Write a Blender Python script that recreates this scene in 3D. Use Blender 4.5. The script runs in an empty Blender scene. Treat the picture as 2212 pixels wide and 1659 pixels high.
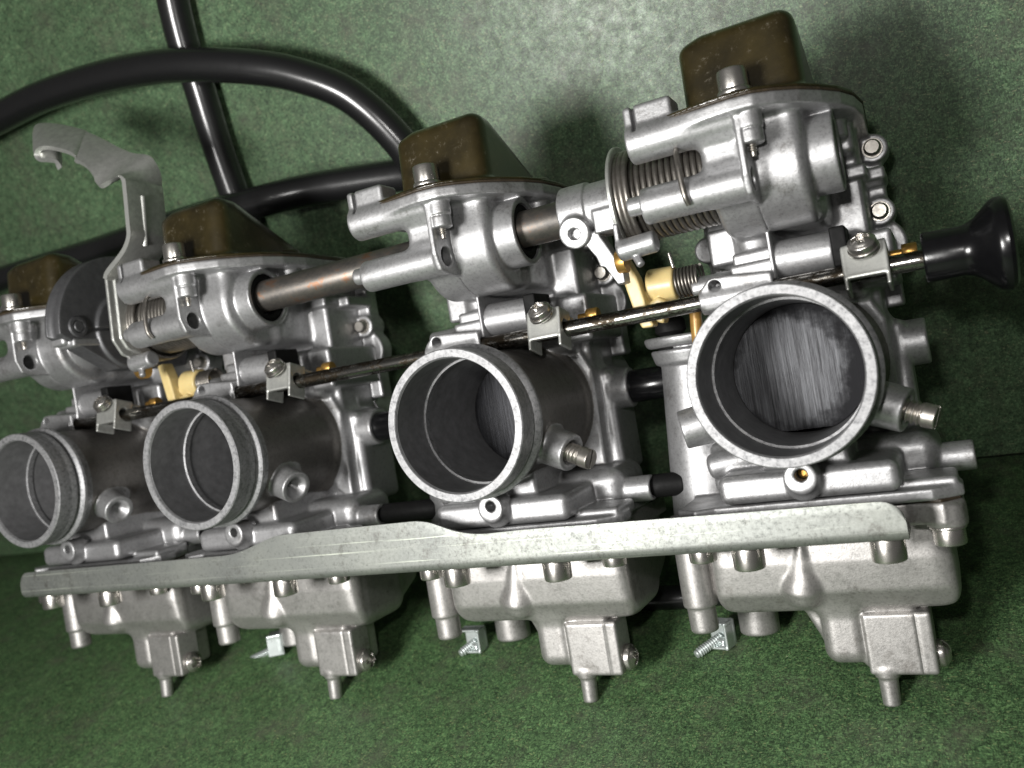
import bpy, math, random
import numpy as np
import openvdb
from mathutils import Matrix, Vector
random.seed(7); rng = np.random.default_rng(7)
S = 0.01                                   # everything is laid out in centimetres
sc = bpy.context.scene
COL = sc.collection

# ------------------------------------------------------------------ frame of the leaning bank -> world
ALPHA = math.atan2(5.2, 13.15)             # the bank leans back on its drain nipples against the backboard
ca, sa = math.cos(ALPHA), math.sin(ALPHA)
ROT = np.array([[1, 0, 0], [0, sa, -ca], [0, ca, sa]])
BASE = np.array([-16.0, -10.9, -5.0])      # bank origin: middle of the drain nipples, on the bench
ZB = float(ROT[2] @ np.array([0, -10.93, -4.95]))
def W(p):                                  # bank-frame centimetres -> world metres
    q = ROT @ np.asarray(p, float); q[2] -= ZB
    return Vector((q * S).tolist())
def Wmat(Rl, p):
    m = Matrix((ROT @ Rl).tolist()).to_4x4(); m.translation = W(p); return m

# ------------------------------------------------------------------ camera
RC = np.array([[0.88353478, -0.16454599, -0.43850987],
               [0.15062156, 0.98634331, -0.06663351],
               [0.44348555, -0.00717602, 0.89625279]])
CAMP = np.array([4.042, 0.815, 24.171])
cam = bpy.data.cameras.new('camera'); cam.sensor_width = 36; cam.lens = 36 * 1878.16 / 2212
cam.clip_start = 0.01; cam.clip_end = 50
co = bpy.data.objects.new('camera', cam); COL.objects.link(co)
co.matrix_world = Wmat(RC.T, CAMP); sc.camera = co
cam.dof.use_dof = True; cam.dof.focus_distance = 0.285; cam.dof.aperture_fstop = 13.0

# ------------------------------------------------------------------ world and lamps
w = bpy.data.worlds.new('World'); sc.world = w; w.use_nodes = True
w.node_tree.nodes['Background'].inputs[0].default_value = (1.0, 0.98, 0.93, 1)
w.node_tree.nodes['Background'].inputs[1].default_value = 0.06
def lamp(name, pos, target, size, power, col, size_y=None):
    l = bpy.data.lights.new(name, 'AREA'); l.size = size * S; l.energy = power; l.color = col
    if size_y: l.shape = 'RECTANGLE'; l.size_y = size_y * S
    o = bpy.data.objects.new(name, l); COL.objects.link(o)
    a, b = W(pos), W(target); o.location = a
    o.rotation_euler = (b - a).to_track_quat('-Z', 'Y').to_euler()
    return o
lamp('work_lamp', (-19, -1.5, 41), (-13, -1, -6), 11, 3.25, (1.0, 0.985, 0.96))
lamp('phone_lamp', (2.6, 5.2, 25.5), (-6, 4, -8), 1.6, 0.30, (1.0, 0.98, 0.95))
sc.view_settings.view_transform = 'Standard'; sc.view_settings.look = 'None'
sc.view_settings.exposure = 0.12; sc.view_settings.gamma = 1.0

# ------------------------------------------------------------------ materials
def mat(name, base, metallic=0.0, rough=0.5, coords='world', spec=0.5):
    m = bpy.data.materials.new(name); m.use_nodes = True
    nt = m.node_tree; b = nt.nodes['Principled BSDF']
    b.inputs['Base Color'].default_value = (*base, 1); b.inputs['Metallic'].default_value = metallic
    b.inputs['Roughness'].default_value = rough; b.inputs['Specular IOR Level'].default_value = spec
    if coords == 'world':
        g = nt.nodes.new('ShaderNodeNewGeometry'); src = g.outputs['Position']
    else:
        g = nt.nodes.new('ShaderNodeTexCoord'); src = g.outputs['Object']
    vm = nt.nodes.new('ShaderNodeVectorMath'); vm.operation = 'SCALE'; vm.inputs['Scale'].default_value = 100
    nt.links.new(src, vm.inputs[0])
    return m, nt, b, vm.outputs[0]
def noise(nt, vec, scale, detail=4, rough=0.6, stretch=None):
    if stretch:
        mp = nt.nodes.new('ShaderNodeVectorMath'); mp.operation = 'MULTIPLY'; mp.inputs[1].default_value = stretch
        nt.links.new(vec, mp.inputs[0]); vec = mp.outputs[0]
    n = nt.nodes.new('ShaderNodeTexNoise'); n.inputs['Scale'].default_value = scale
    n.inputs['Detail'].default_value = detail; n.inputs['Roughness'].default_value = rough
    nt.links.new(vec, n.inputs['Vector']); return n.outputs[0]
def ramp(nt, fac, stops):
    r = nt.nodes.new('ShaderNodeValToRGB'); e = r.color_ramp.elements
    while len(e) < len(stops): e.new(0.5)
    for el, (p, c) in zip(e, stops):
        el.position = p; el.color = (*c, 1) if not isinstance(c, float) else (c, c, c, 1)
    nt.links.new(fac, r.inputs[0]); return r.outputs[0]
def mix(nt, a, b, fac, mode='MIX'):
    n = nt.nodes.new('ShaderNodeMix'); n.data_type = 'RGBA'; n.blend_type = mode
    for s, v in ((6, a), (7, b), (0, fac)):
        if isinstance(v, (int, float)): n.inputs[s].default_value = v
        elif isinstance(v, tuple): n.inputs[s].default_value = (*v, 1)
        else: nt.links.new(v, n.inputs[s])
    return n.outputs[2]
def bump(nt, b, h, strength, dist):
    n = nt.nodes.new('ShaderNodeBump'); n.inputs['Strength'].default_value = strength
    n.inputs['Distance'].default_value = dist * S; nt.links.new(h, n.inputs['Height'])
    nt.links.new(n.outputs[0], b.inputs['Normal'])
def L(nt, a, b): nt.links.new(a, b)

def cast_material(name, base, grime=0.3, metallic=0.62):
    m, nt, b, v = mat(name, base, metallic, 0.5)
    big = noise(nt, v, 0.35, 3, 0.6); fine = noise(nt, v, 9, 5, 0.8); mid = noise(nt, v, 2.6, 8, 0.8)
    k = lambda f: tuple(q * f for q in base)
    c = ramp(nt, big, [(0.3, k(0.9)), (0.7, k(1.06))])
    c = mix(nt, c, ramp(nt, fine, [(0.34, 0.6), (0.49, 0.97), (0.7, 1.1)]), 0.8, 'MULTIPLY')
    c = mix(nt, c, ramp(nt, mid, [(0.30, 0.62), (0.45, 1.0), (0.7, 1.04)]), 0.7, 'MULTIPLY')
    wm = noise(nt, v, 0.7, 9, 0.8); st = noise(nt, v, 0.5, 6, 0.75, (1.5, 0.5, 1.5))
    c = mix(nt, c, (0.075, 0.062, 0.048), ramp(nt, wm, [(0.34, grime), (0.45, 0.0)]))
    c = mix(nt, c, (0.16, 0.14, 0.12), ramp(nt, st, [(0.62, 0.0), (0.78, grime)]))
    L(nt, c, b.inputs['Base Color'])
    L(nt, ramp(nt, mid, [(0.3, 0.54), (0.65, 0.38)]), b.inputs['Roughness'])
    bump(nt, b, noise(nt, v, 16, 3, 0.65), 0.22, 0.02)
    return m
M = {}
M['cast'] = cast_material('cast_aluminium', (0.40, 0.40, 0.405), 0.5, 0.76)
M['bowl'] = cast_material('bowl_aluminium', (0.42, 0.408, 0.395), 0.45, 0.78)
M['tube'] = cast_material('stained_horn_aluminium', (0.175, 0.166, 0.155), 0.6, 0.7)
# machined rim
m, nt, b, v = mat('machined_aluminium', (0.6, 0.6, 0.61), 0.6, 0.55)
f = noise(nt, v, 7, 6, 0.8); c = ramp(nt, f, [(0.33, (0.10, 0.10, 0.105)), (0.48, (0.25, 0.25, 0.255)), (0.7, (0.36, 0.36, 0.365))])
L(nt, c, b.inputs['Base Color']); bump(nt, b, f, 0.3, 0.02); M['mouth'] = m
# bore (darker base colour than the casting)
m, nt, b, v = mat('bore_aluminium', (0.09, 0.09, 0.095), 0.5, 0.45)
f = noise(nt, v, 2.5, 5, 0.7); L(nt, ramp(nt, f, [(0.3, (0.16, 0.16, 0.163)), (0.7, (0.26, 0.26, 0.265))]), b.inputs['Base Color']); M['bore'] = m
# slide with vertical scratches
m, nt, b, v = mat('scratched_slide', (0.3, 0.3, 0.32), 0.5, 0.42, 'object')
s1 = noise(nt, v, 1.0, 6, 0.8, (5, 0.22, 1)); s2 = noise(nt, v, 1.0, 5, 0.7, (16, 0.35, 1)); blot = noise(nt, v, 0.9, 7, 0.7)
c = ramp(nt, s1, [(0.34, (0.018, 0.018, 0.02)), (0.48, (0.05, 0.051, 0.055)), (0.66, (0.09, 0.092, 0.098))])
c = mix(nt, c, ramp(nt, s2, [(0.42, 0.3), (0.48, 1.0), (0.62, 1.0), (0.68, 1.5)]), 0.7, 'MULTIPLY')
ln = nt.nodes.new('ShaderNodeVectorMath'); ln.operation = 'LENGTH'; sh_ = nt.nodes.new('ShaderNodeVectorMath'); sh_.operation = 'ADD'; sh_.inputs[1].default_value = (0.35, 0.0, 0); L(nt, v, sh_.inputs[0]); L(nt, sh_.outputs[0], ln.inputs[0])
ad = nt.nodes.new('ShaderNodeMath'); ad.operation = 'MULTIPLY_ADD'; L(nt, blot, ad.inputs[0]); ad.inputs[1].default_value = 2.2; L(nt, ln.outputs['Value'], ad.inputs[2])
wear = ramp(nt, ad.outputs[0], [(0.0, 0.0), (1.0, 0.0)])
mr = nt.nodes.new('ShaderNodeMapRange'); mr.inputs[1].default_value = 2.65; mr.inputs[2].default_value = 3.2; L(nt, ad.outputs[0], mr.inputs[0])
c = mix(nt, c, (0.02, 0.02, 0.022), mr.outputs[0]); L(nt, c, b.inputs['Base Color'])
bump(nt, b, s2, 0.5, 0.03); b.inputs['Specular IOR Level'].default_value = 0.25
L(nt, ramp(nt, mr.outputs[0], [(0.0, 0.45), (1.0, 0.85)]), b.inputs['Roughness']); M['slide'] = m
md = m.copy(); md.name = 'darker_slide'; M['slide_dark'] = md  # slide copy with a darker base colour, for all but the rightmost carburetor
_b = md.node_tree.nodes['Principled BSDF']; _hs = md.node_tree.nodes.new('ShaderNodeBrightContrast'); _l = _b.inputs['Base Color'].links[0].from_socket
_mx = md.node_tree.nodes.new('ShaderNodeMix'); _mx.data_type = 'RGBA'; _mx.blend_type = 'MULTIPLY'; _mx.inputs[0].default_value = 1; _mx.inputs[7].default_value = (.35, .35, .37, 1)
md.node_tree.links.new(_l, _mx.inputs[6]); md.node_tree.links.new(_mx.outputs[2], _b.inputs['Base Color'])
# zinc plated bracket
m, nt, b, v = mat('zinc_plate', (0.45, 0.5, 0.46), 0.7, 0.5)
sp = noise(nt, v, 7, 7, 0.85); st = noise(nt, v, 1, 4, 0.7, (0.10, 18, 18)); bg = noise(nt, v, 0.35, 3, 0.6)
c = ramp(nt, bg, [(0.35, (0.225, 0.235, 0.222)), (0.65, (0.28, 0.291, 0.268))])
c = mix(nt, c, ramp(nt, sp, [(0.36, 0.4), (0.47, 0.92), (0.56, 1.0), (0.68, 1.25)]), 0.85, 'MULTIPLY')
c = mix(nt, c, (0.62, 0.66, 0.56), ramp(nt, st, [(0.62, 0.0), (0.66, 0.75)]))
pt = noise(nt, v, 1.1, 8, 0.8); c = mix(nt, c, (0.09, 0.085, 0.075), ramp(nt, pt, [(0.33, 0.75), (0.44, 0.0)]))
L(nt, c, b.inputs['Base Color']); L(nt, ramp(nt, sp, [(0.3, 0.58), (0.7, 0.40)]), b.inputs['Roughness']); bump(nt, b, sp, 0.25, 0.015); M['zinc'] = m
def simple(key, name, base, met, rough, var=0.25, scale=3.0, bmp=0.1, spec=0.5):
    m, nt, b, v = mat(name, base, met, rough, spec=spec)
    n = noise(nt, v, scale, 6, 0.7)
    lo = tuple(x * (1 - var) for x in base); hi = tuple(min(1, x * (1 + var)) for x in base)
    L(nt, ramp(nt, n, [(0.3, lo), (0.7, hi)]), b.inputs['Base Color'])
    L(nt, ramp(nt, n, [(0.3, rough * 1.2), (0.7, rough * 0.85)]), b.inputs['Roughness'])
    if bmp: bump(nt, b, noise(nt, v, scale * 4, 4, 0.7), bmp, 0.02)
    M[key] = m; return m, nt, b, v
simple('screw', 'stainless_screw', (0.52, 0.50, 0.47), 0.95, 0.27, 0.15)
simple('thread', 'screw_thread_steel', (0.36, 0.34, 0.31), 0.9, 0.35, 0.3)
simple('brass', 'brass', (0.50, 0.29, 0.08), 0.85, 0.35, 0.3)
simple('nylon', 'aged_nylon', (0.56, 0.44, 0.20), 0.0, 0.36, 0.10, 1.5, 0.05)
M['nylon'].node_tree.nodes['Principled BSDF'].inputs['Subsurface Weight'].default_value = 0.12
M['nylon'].node_tree.nodes['Principled BSDF'].inputs['Subsurface Radius'].default_value = (0.004, 0.002, 0.001)
simple('knob', 'black_plastic', (0.004, 0.004, 0.0045), 0.0, 0.2, 0.2, 3, 0.04, 0.4)
simple('rubber', 'black_rubber', (0.004, 0.004, 0.0045), 0.0, 0.6, 0.3, 2, 0.08, 0.25)
M['rubber'].node_tree.nodes['Principled BSDF'].inputs['Coat Weight'].default_value = 1.0
M['rubber'].node_tree.nodes['Principled BSDF'].inputs['Coat Roughness'].default_value = 0.22
simple('seal', 'seal_rubber', (0.007, 0.007, 0.007), 0.0, 0.6, 0.3, spec=0.12)
simple('gasket', 'dark_gasket', (0.035, 0.025, 0.015), 0.0, 0.5, 0.4, 5)
simple('spring', 'spring_steel', (0.22, 0.205, 0.185), 0.9, 0.4, 0.4)
simple('zinc_bright', 'bright_zinc', (0.62, 0.67, 0.66), 0.7, 0.3, 0.12)
simple('steel_plate', 'dull_steel', (0.47, 0.475, 0.45), 0.75, 0.4, 0.22, 4, 0.15)
simple('dark_plate', 'blackened_steel', (0.10, 0.10, 0.104), 0.6, 0.5, 0.3)
simple('ochre', 'ochre_pipe', (0.30, 0.17, 0.045), 0.2, 0.35, 0.2)
# brown painted cap
m, nt, b, v = mat('brown_cap_paint', (0.05, 0.03, 0.012), 0.0, 0.30, spec=0.5)
a = noise(nt, v, 0.8, 4, 0.6); c = ramp(nt, a, [(0.3, (0.010, 0.0075, 0.002)), (0.7, (0.030, 0.022, 0.006))])
d = noise(nt, v, 3.2, 10, 0.85); c = mix(nt, c, (0.16, 0.145, 0.115), ramp(nt, d, [(0.575, 0.0), (0.67, 0.7)]))
L(nt, c, b.inputs['Base Color']); bump(nt, b, d, 0.25, 0.03); b.inputs['Coat Weight'].default_value = 0.6; b.inputs['Coat Roughness'].default_value = 0.16; M['cap'] = m
# rusty shaft
m, nt, b, v = mat('rusty_shaft', (0.2, 0.17, 0.15), 0.8, 0.42)
a = noise(nt, v, 1.6, 8, 0.8, (0.6, 1, 1)); c = ramp(nt, a, [(0.40, (0.10, 0.095, 0.09)), (0.55, (0.155, 0.14, 0.125)), (0.63, (0.20, 0.10, 0.055)), (0.70, (0.15, 0.13, 0.115))])
L(nt, c, b.inputs['Base Color']); M['shaft'] = m
# worn chrome choke rod with dirt
m, nt, b, v = mat('worn_chrome_rod', (0.4, 0.4, 0.38), 1.0, 0.22)
a = noise(nt, v, 2.2, 8, 0.8, (0.5, 1, 1)); dm = ramp(nt, a, [(0.43, 0.0), (0.52, 1.0)])
c = mix(nt, (0.34, 0.33, 0.31), (0.035, 0.028, 0.02), dm); dd = noise(nt, v, 8, 5, 0.8)
c = mix(nt, c, (0.4, 0.37, 0.29), ramp(nt, dd, [(0.6, 0.0), (0.68, 0.8)]))
L(nt, c, b.inputs['Base Color']); L(nt, ramp(nt, a, [(0.45, 0.2), (0.58, 0.6)]), b.inputs['Roughness']); M['rod'] = m

def board_material(name, lo, hi, fleck, rough=0.5, spec=0.5):
    m, nt, b, v = mat(name, hi, 0.0, rough, spec=spec)
    wp = nt.nodes.new('ShaderNodeVectorMath'); wp.operation = 'ADD'; L(nt, v, wp.inputs[0])
    nn = nt.nodes.new('ShaderNodeTexNoise'); nn.inputs['Scale'].default_value = 0.9; L(nt, v, nn.inputs['Vector']); ws = nt.nodes.new('ShaderNodeVectorMath'); ws.operation = 'SCALE'; ws.inputs['Scale'].default_value = 0.45; L(nt, nn.outputs[1], ws.inputs[0]); L(nt, ws.outputs[0], wp.inputs[1])
    def flakes(stretch, scale):
        mp = nt.nodes.new('ShaderNodeVectorMath'); mp.operation = 'MULTIPLY'; mp.inputs[1].default_value = stretch; L(nt, wp.outputs[0], mp.inputs[0])
        vo = nt.nodes.new('ShaderNodeTexVoronoi'); vo.inputs['Scale'].default_value = scale; L(nt, mp.outputs[0], vo.inputs['Vector'])
        sx = nt.nodes.new('ShaderNodeSeparateColor'); L(nt, vo.outputs['Color'], sx.inputs[0]); return sx.outputs[0]
    f1 = flakes((1, 2.2, 2.2), 11); f2 = flakes((2.2, 1, 1), 13.0)
    big = noise(nt, v, 0.22, 5, 0.6); med = noise(nt, v, 2.2, 6, 0.75)
    c = ramp(nt, f1, [(0.0, lo), (0.55, tuple((x + y) / 2 for x, y in zip(lo, hi))), (1.0, hi)])
    c = mix(nt, c, ramp(nt, f2, [(0.0, 0.3), (1.0, 1.5)]), 0.85, 'MULTIPLY')
    c = mix(nt, c, ramp(nt, med, [(0.3, 0.42), (0.7, 1.4)]), 0.85, 'MULTIPLY')
    c = mix(nt, c, ramp(nt, big, [(0.3, 0.75), (0.7, 1.2)]), 0.8, 'MULTIPLY')
    dull = noise(nt, v, 0.5, 7, 0.72); c = mix(nt, c, (0.075, 0.072, 0.055), ramp(nt, dull, [(0.50, 0.0), (0.72, 0.65)]))
    c = mix(nt, c, fleck, ramp(nt, flakes((1.2, 3, 3), 12), [(0.972, 0.0), (0.985, 0.45)]))
    L(nt, c, b.inputs['Base Color'])
    L(nt, ramp(nt, med, [(0.3, rough + 0.08), (0.7, rough - 0.08)]), b.inputs['Roughness'])
    bump(nt, b, f1, 0.35, 0.02)
    return m
M['wall'] = board_material('green_pressed_board', (0.042, 0.082, 0.042), (0.118, 0.192, 0.098), (0.40, 0.40, 0.24), 0.42)
M['bench'] = board_material('green_bench_board', (0.030, 0.068, 0.027), (0.100, 0.185, 0.072), (0.32, 0.35, 0.16), 0.55)
M['edge'] = board_material('board_edge', (0.01, 0.012, 0.008), (0.03, 0.035, 0.02), (0.1, 0.1, 0.05), 0.7)

# ------------------------------------------------------------------ mesh helpers (cm in, metres out)
def new_mesh(name, V, F, material, smooth=True, angle=None):
    me = bpy.data.meshes.new(name); V = np.asarray(V, dtype=np.float64) * S
    me.from_pydata(V.tolist(), [], [tuple(int(i) for i in f) for f in F]); me.materials.append(material)
    me.polygons.foreach_set('use_smooth', [smooth] * len(me.polygons))
    if angle is not None:
        me.set_sharp_from_angle(angle=math.radians(angle))
    me.update(); return me
def sdf_mesh(name, field, org, h, material):
    g = openvdb.FloatGrid(background=float(3 * h)); g.gridClass = openvdb.GridClass.LEVEL_SET
    g.copyFromArray(np.clip(field, -3 * h, 3 * h))
    P, Q = g.convertToQuads(isovalue=0.0)
    P = (P.astype(np.float64) * h + org) * S; n = len(Q)
    Q = np.asarray(Q)[:, ::-1]
    me = bpy.data.meshes.new(name)
    me.vertices.add(len(P)); me.vertices.foreach_set('co', P.ravel())
    me.loops.add(4 * n); me.loops.foreach_set('vertex_index', Q.ravel().astype(np.int32))
    me.polygons.add(n); me.polygons.foreach_set('loop_start', np.arange(0, 4 * n, 4, dtype=np.int32))
    me.polygons.foreach_set('use_smooth', np.ones(n, bool))
    me.materials.append(material); me.update(); me.validate(); return me
class Field:
    def __init__(s, lo, hi, h):
        s.h = h; s.lo = np.array(lo, float); n = np.ceil((np.array(hi) - s.lo) / h).astype(int) + 1
        s.n = n; s.f = np.full(n, 9.0, np.float32)
    def win(s, lo, hi, pad):
        a = np.clip(((np.array(lo) - pad - s.lo) / s.h).astype(int), 0, s.n); b = np.clip(((np.array(hi) + pad - s.lo) / s.h).astype(int) + 2, 0, s.n)
        sl = tuple(slice(i, j) for i, j in zip(a, b))
        ax = [(np.arange(i, j, dtype=np.float32) * s.h + np.float32(l)) for i, j, l in zip(a, b, s.lo)]
        return sl, ax[0][:, None, None], ax[1][None, :, None], ax[2][None, None, :]
    def add(s, d, k=0.0):
        fn, lo, hi = d; sl, x, y, z = s.win(lo, hi, max(k, 0.2)); a = s.f[sl]; b = fn(x, y, z)
        r = np.minimum(a, b)
        if k > 0: hh = np.maximum(k - np.abs(a - b), 0) / k; r = r - hh * hh * k * 0.25
        s.f[sl] = r; return s
    def sub(s, d, k=0.0):
        fn, lo, hi = d; sl, x, y, z = s.win(lo, hi, max(k, 0.2)); a = s.f[sl]; b = -fn(x, y, z)
        r = np.maximum(a, b)
        if k > 0: hh = np.maximum(k - np.abs(a - b), 0) / k; r = r + hh * hh * k * 0.25
        s.f[sl] = r; return s
    def mesh(s, name, material): return sdf_mesh(name, s.f, s.lo, s.h, material)
def box(x0, x1, y0, y1, z0, z1, r=0.1):
    c = [(x0 + x1) / 2, (y0 + y1) / 2, (z0 + z1) / 2]; hf = [abs(x1 - x0) / 2 - r, abs(y1 - y0) / 2 - r, abs(z1 - z0) / 2 - r]
    r = min(r, r + min(hf)) if min(hf) < 0 else r; hf = [max(q, 0.001) for q in hf]
    def fn(x, y, z):
        qx, qy, qz = np.abs(x - c[0]) - hf[0], np.abs(y - c[1]) - hf[1], np.abs(z - c[2]) - hf[2]
        return np.sqrt(np.maximum(qx, 0) ** 2 + np.maximum(qy, 0) ** 2 + np.maximum(qz, 0) ** 2) + np.minimum(np.maximum(np.maximum(qx, qy), qz), 0) - r
    return fn, (min(x0, x1), min(y0, y1), min(z0, z1)), (max(x0, x1), max(y0, y1), max(z0, z1))
def cyl(p0, p1, r0, r1=None, rd=0.05):     # rounded (cone) cylinder between two points
    p0 = np.array(p0, float); p1 = np.array(p1, float); r1 = r0 if r1 is None else r1
    ax = p1 - p0; Ln = np.linalg.norm(ax); ax = ax / Ln
    def fn(x, y, z):
        dx, dy, dz = x - p0[0], y - p0[1], z - p0[2]
        t = dx * ax[0] + dy * ax[1] + dz * ax[2]
        rr = np.sqrt(np.maximum(dx * dx + dy * dy + dz * dz - t * t, 0))
        R = r0 + (r1 - r0) * np.clip(t / Ln, 0, 1)
        a = rr - R + rd; b = np.abs(t - Ln / 2) - Ln / 2 + rd
        return np.minimum(np.maximum(a, b), 0) + np.sqrt(np.maximum(a, 0) ** 2 + np.maximum(b, 0) ** 2) - rd
    m = max(r0, r1); return fn, np.minimum(p0, p1) - m, np.maximum(p0, p1) + m
def ball(c, r, sx=1, sy=1, sz=1):
    def fn(x, y, z):
        return (np.sqrt(((x - c[0]) / sx) ** 2 + ((y - c[1]) / sy) ** 2 + ((z - c[2]) / sz) ** 2) - r) * min(sx, sy, sz)
    e = np.array([sx, sy, sz]) * r; return fn, np.array(c) - e, np.array(c) + e
def offset_poly(P, c):
    P = np.array(P, float); n = len(P); nx = np.roll(P, -1, 0)
    area = 0.5 * np.sum(P[:, 0] * nx[:, 1] - nx[:, 0] * P[:, 1]); sg = 1 if area > 0 else -1
    out = []
    for i in range(n):
        d1 = P[i] - P[i - 1]; d2 = P[(i + 1) % n] - P[i]; d1 /= np.linalg.norm(d1); d2 /= np.linalg.norm(d2)
        n1 = np.array([-d1[1], d1[0]]) * sg; n2 = np.array([-d2[1], d2[0]]) * sg
        out.append(P[i] + (n1 + n2) * c / max(1 + n1 @ n2, 0.3))
    return np.array(out)
def prism(poly, a0, a1, axis='y', rd=0.1, cr=None):   # polygon in the other two axes (x,z for y; y,z for x; x,y for z)
    cr = rd if cr is None else cr; P = offset_poly(poly, cr); n = len(P)
    def fn(x, y, z):
        u, v, t = {'y': (x, z, y), 'x': (y, z, x), 'z': (x, y, z)}[axis]
        u, v = np.broadcast_arrays(u, v)
        d = np.full(u.shape, 1e9, np.float32); sgn = np.ones(u.shape, np.float32)
        for i in range(n):
            a, b = P[i], P[i - 1]; ex, ey = b - a
            wx, wy = u - a[0], v - a[1]
            tt = np.clip((wx * ex + wy * ey) / (ex * ex + ey * ey), 0, 1)
            d = np.minimum(d, (wx - ex * tt) ** 2 + (wy - ey * tt) ** 2)
            c1, c2, c3 = v >= a[1], v < b[1], ex * wy > ey * wx
            sgn = np.where((c1 & c2 & c3) | (~c1 & ~c2 & ~c3), -sgn, sgn)
        s2 = sgn * np.sqrt(d) - cr + rd; b_ = np.abs(t - (a0 + a1) / 2) - abs(a1 - a0) / 2 + rd
        return np.minimum(np.maximum(s2, b_), 0) + np.sqrt(np.maximum(s2, 0) ** 2 + np.maximum(b_, 0) ** 2) - rd
    P0 = np.array(poly, float); lo2, hi2 = P0.min(0), P0.max(0); A, B = min(a0, a1), max(a0, a1)
    if axis == 'y': return fn, (lo2[0], A, lo2[1]), (hi2[0], B, hi2[1])
    if axis == 'x': return fn, (A, lo2[0], lo2[1]), (B, hi2[0], hi2[1])
    return fn, (lo2[0], lo2[1], A), (hi2[0], hi2[1], B)

def basis(ax):
    ax = np.array(ax, float); ax /= np.linalg.norm(ax)
    u = np.cross(ax, [0, 0, 1.0]); u = np.array([1.0, 0, 0]) if np.linalg.norm(u) < 1e-3 else u / np.linalg.norm(u)
    return ax, u, np.cross(ax, u)
def lathe(name, prof, p, ax, material, n=64, angle=35, close=False):   # prof: (radius, distance along ax)
    ax, u, v_ = basis(ax); V = []; F = []; p = np.array(p, float)
    for r, t in prof:
        for i in range(n):
            a = 2 * math.pi * i / n; V.append(p + ax * t + r * (math.cos(a) * u + math.sin(a) * v_))
    k = len(prof)
    for j in range(k - 1 if not close else k):
        j2 = (j + 1) % k
        for i in range(n):
            i2 = (i + 1) % n; F.append((j * n + i, j * n + i2, j2 * n + i2, j2 * n + i))
    if not close:
        F.append(tuple(range(n))[::-1]); F.append(tuple((k - 1) * n + i for i in range(n)))
    return new_mesh(name, V, F, material, True, angle)
def tube(name, pts, r, material, n=16, sub=8, closed=False, raw=False, caps=True):
    P = np.array(pts, float)
    if sub > 1 and len(P) > 2:                # catmull-rom
        Q = np.vstack([2 * P[0] - P[1], P, 2 * P[-1] - P[-2]]); out = []
        for i in range(1, len(Q) - 2):
            for t in np.arange(0, 1, 1 / sub):
                a, b_, c, d = Q[i - 1], Q[i], Q[i + 1], Q[i + 2]
                out.append(0.5 * (2 * b_ + (c - a) * t + (2 * a - 5 * b_ + 4 * c - d) * t * t + (3 * b_ - a - 3 * c + d) * t ** 3))
        out.append(P[-1]); P = np.array(out)
    T = np.gradient(P, axis=0); T /= np.linalg.norm(T, axis=1)[:, None]
    u = np.cross(T[0], [0.3, 0.2, 1.0]); u /= np.linalg.norm(u); V = []; F = []
    for i, (q, t) in enumerate(zip(P, T)):
        u = u - t * (u @ t); u /= np.linalg.norm(u); v_ = np.cross(t, u)
        for j in range(n):
            a = 2 * math.pi * j / n; V.append(q + r * (math.cos(a) * u + math.sin(a) * v_))
    for i in range(len(P) - 1):
        for j in range(n): F.append((i * n + j, i * n + (j + 1) % n, (i + 1) * n + (j + 1) % n, (i + 1) * n + j))
    if caps: F.append(tuple(range(n))[::-1]); F.append(tuple((len(P) - 1) * n + j for j in range(n)))
    if raw: return V, F
    return new_mesh(name, V, F, material, True, 50)

# ------------------------------------------------------------------ object helpers
root = bpy.data.objects.new('carburetor_bank', None); COL.objects.link(root)
root.empty_display_size = 0.02
root.matrix_world = Wmat(np.eye(3), BASE)
root['label'] = 'bank of four silver cast carburetors joined by a zinc bracket, leaning on the green board'
root['category'] = 'carburetor bank'
def part(name, me, loc=(0, 0, 0), parent=None, label=None):
    o = bpy.data.objects.new(name, me); COL.objects.link(o)
    if parent is None: o.parent = root; o.location = ((np.array(loc, float) - BASE) * S).tolist()
    else: o.parent = parent; o.location = (np.array(loc, float) * S).tolist()
    if label: o['label'] = label
    return o
def top(name, me, label, cat, loc=(0, 0, 0), group=None, kind=None):
    o = bpy.data.objects.new(name, me); COL.objects.link(o)
    if kind: o['kind'] = kind
    else: o['label'] = label; o['category'] = cat
    if group: o['group'] = group
    return o

XC = [-32.245, -22.074, -10.270, 0.0]        # the four carburetors along the bank
SY, SZ = 6.25, -3.4                           # throttle shaft axis
RY, RZ = 2.57, -3.45                          # choke rod axis
#BODY
# ================================================================== carburetor casting
B = Field((-5.9, -5.4, -11.2), (4.9, 9.0, -0.4), 0.04)
# slide chamber block and its ridges
B.add(box(-2.6, 2.5, -3.4, 7.6, -9.0, -6.9, 0.25))
B.add(box(1.45, 2.55, -2.6, 7.6, -9.0, -6.55, 0.18), 0.15)
B.add(box(-2.7, -1.5, -2.6, 7.2, -9.0, -6.4, 0.18), 0.2)
B.add(box(-3.3, 3.15, 1.5, 7.0, -9.7, -8.9, 0.12), 0.1)           # rear cover flange
for (yy, xx, rr) in ((4.82, 2.85, 0.5), (7.0, 2.95, 0.5), (4.8, -3.2, 0.5)):
    B.add(cyl((xx, yy, -9.7), (xx, yy, -8.65), rr, rd=0.08), 0.15)
    B.add(box(min(xx, 2.3), max(xx, 2.3) if xx > 0 else -2.3, yy - 0.4, yy + 0.4, -9.6, -8.9, 0.1), 0.1)
B.add(cyl((2.6, 3.7, -9.7), (2.6, 3.7, -8.9), 0.95, rd=0.1), 0.1)
B.add(box(2.2, 3.25, 5.7, 6.15, -9.2, -7.3, 0.12), 0.15)          # lug across the ridge
B.add(box(1.3, 2.75, 5.75, 6.2, -8.0, -6.3, 0.12), 0.1)
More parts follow.
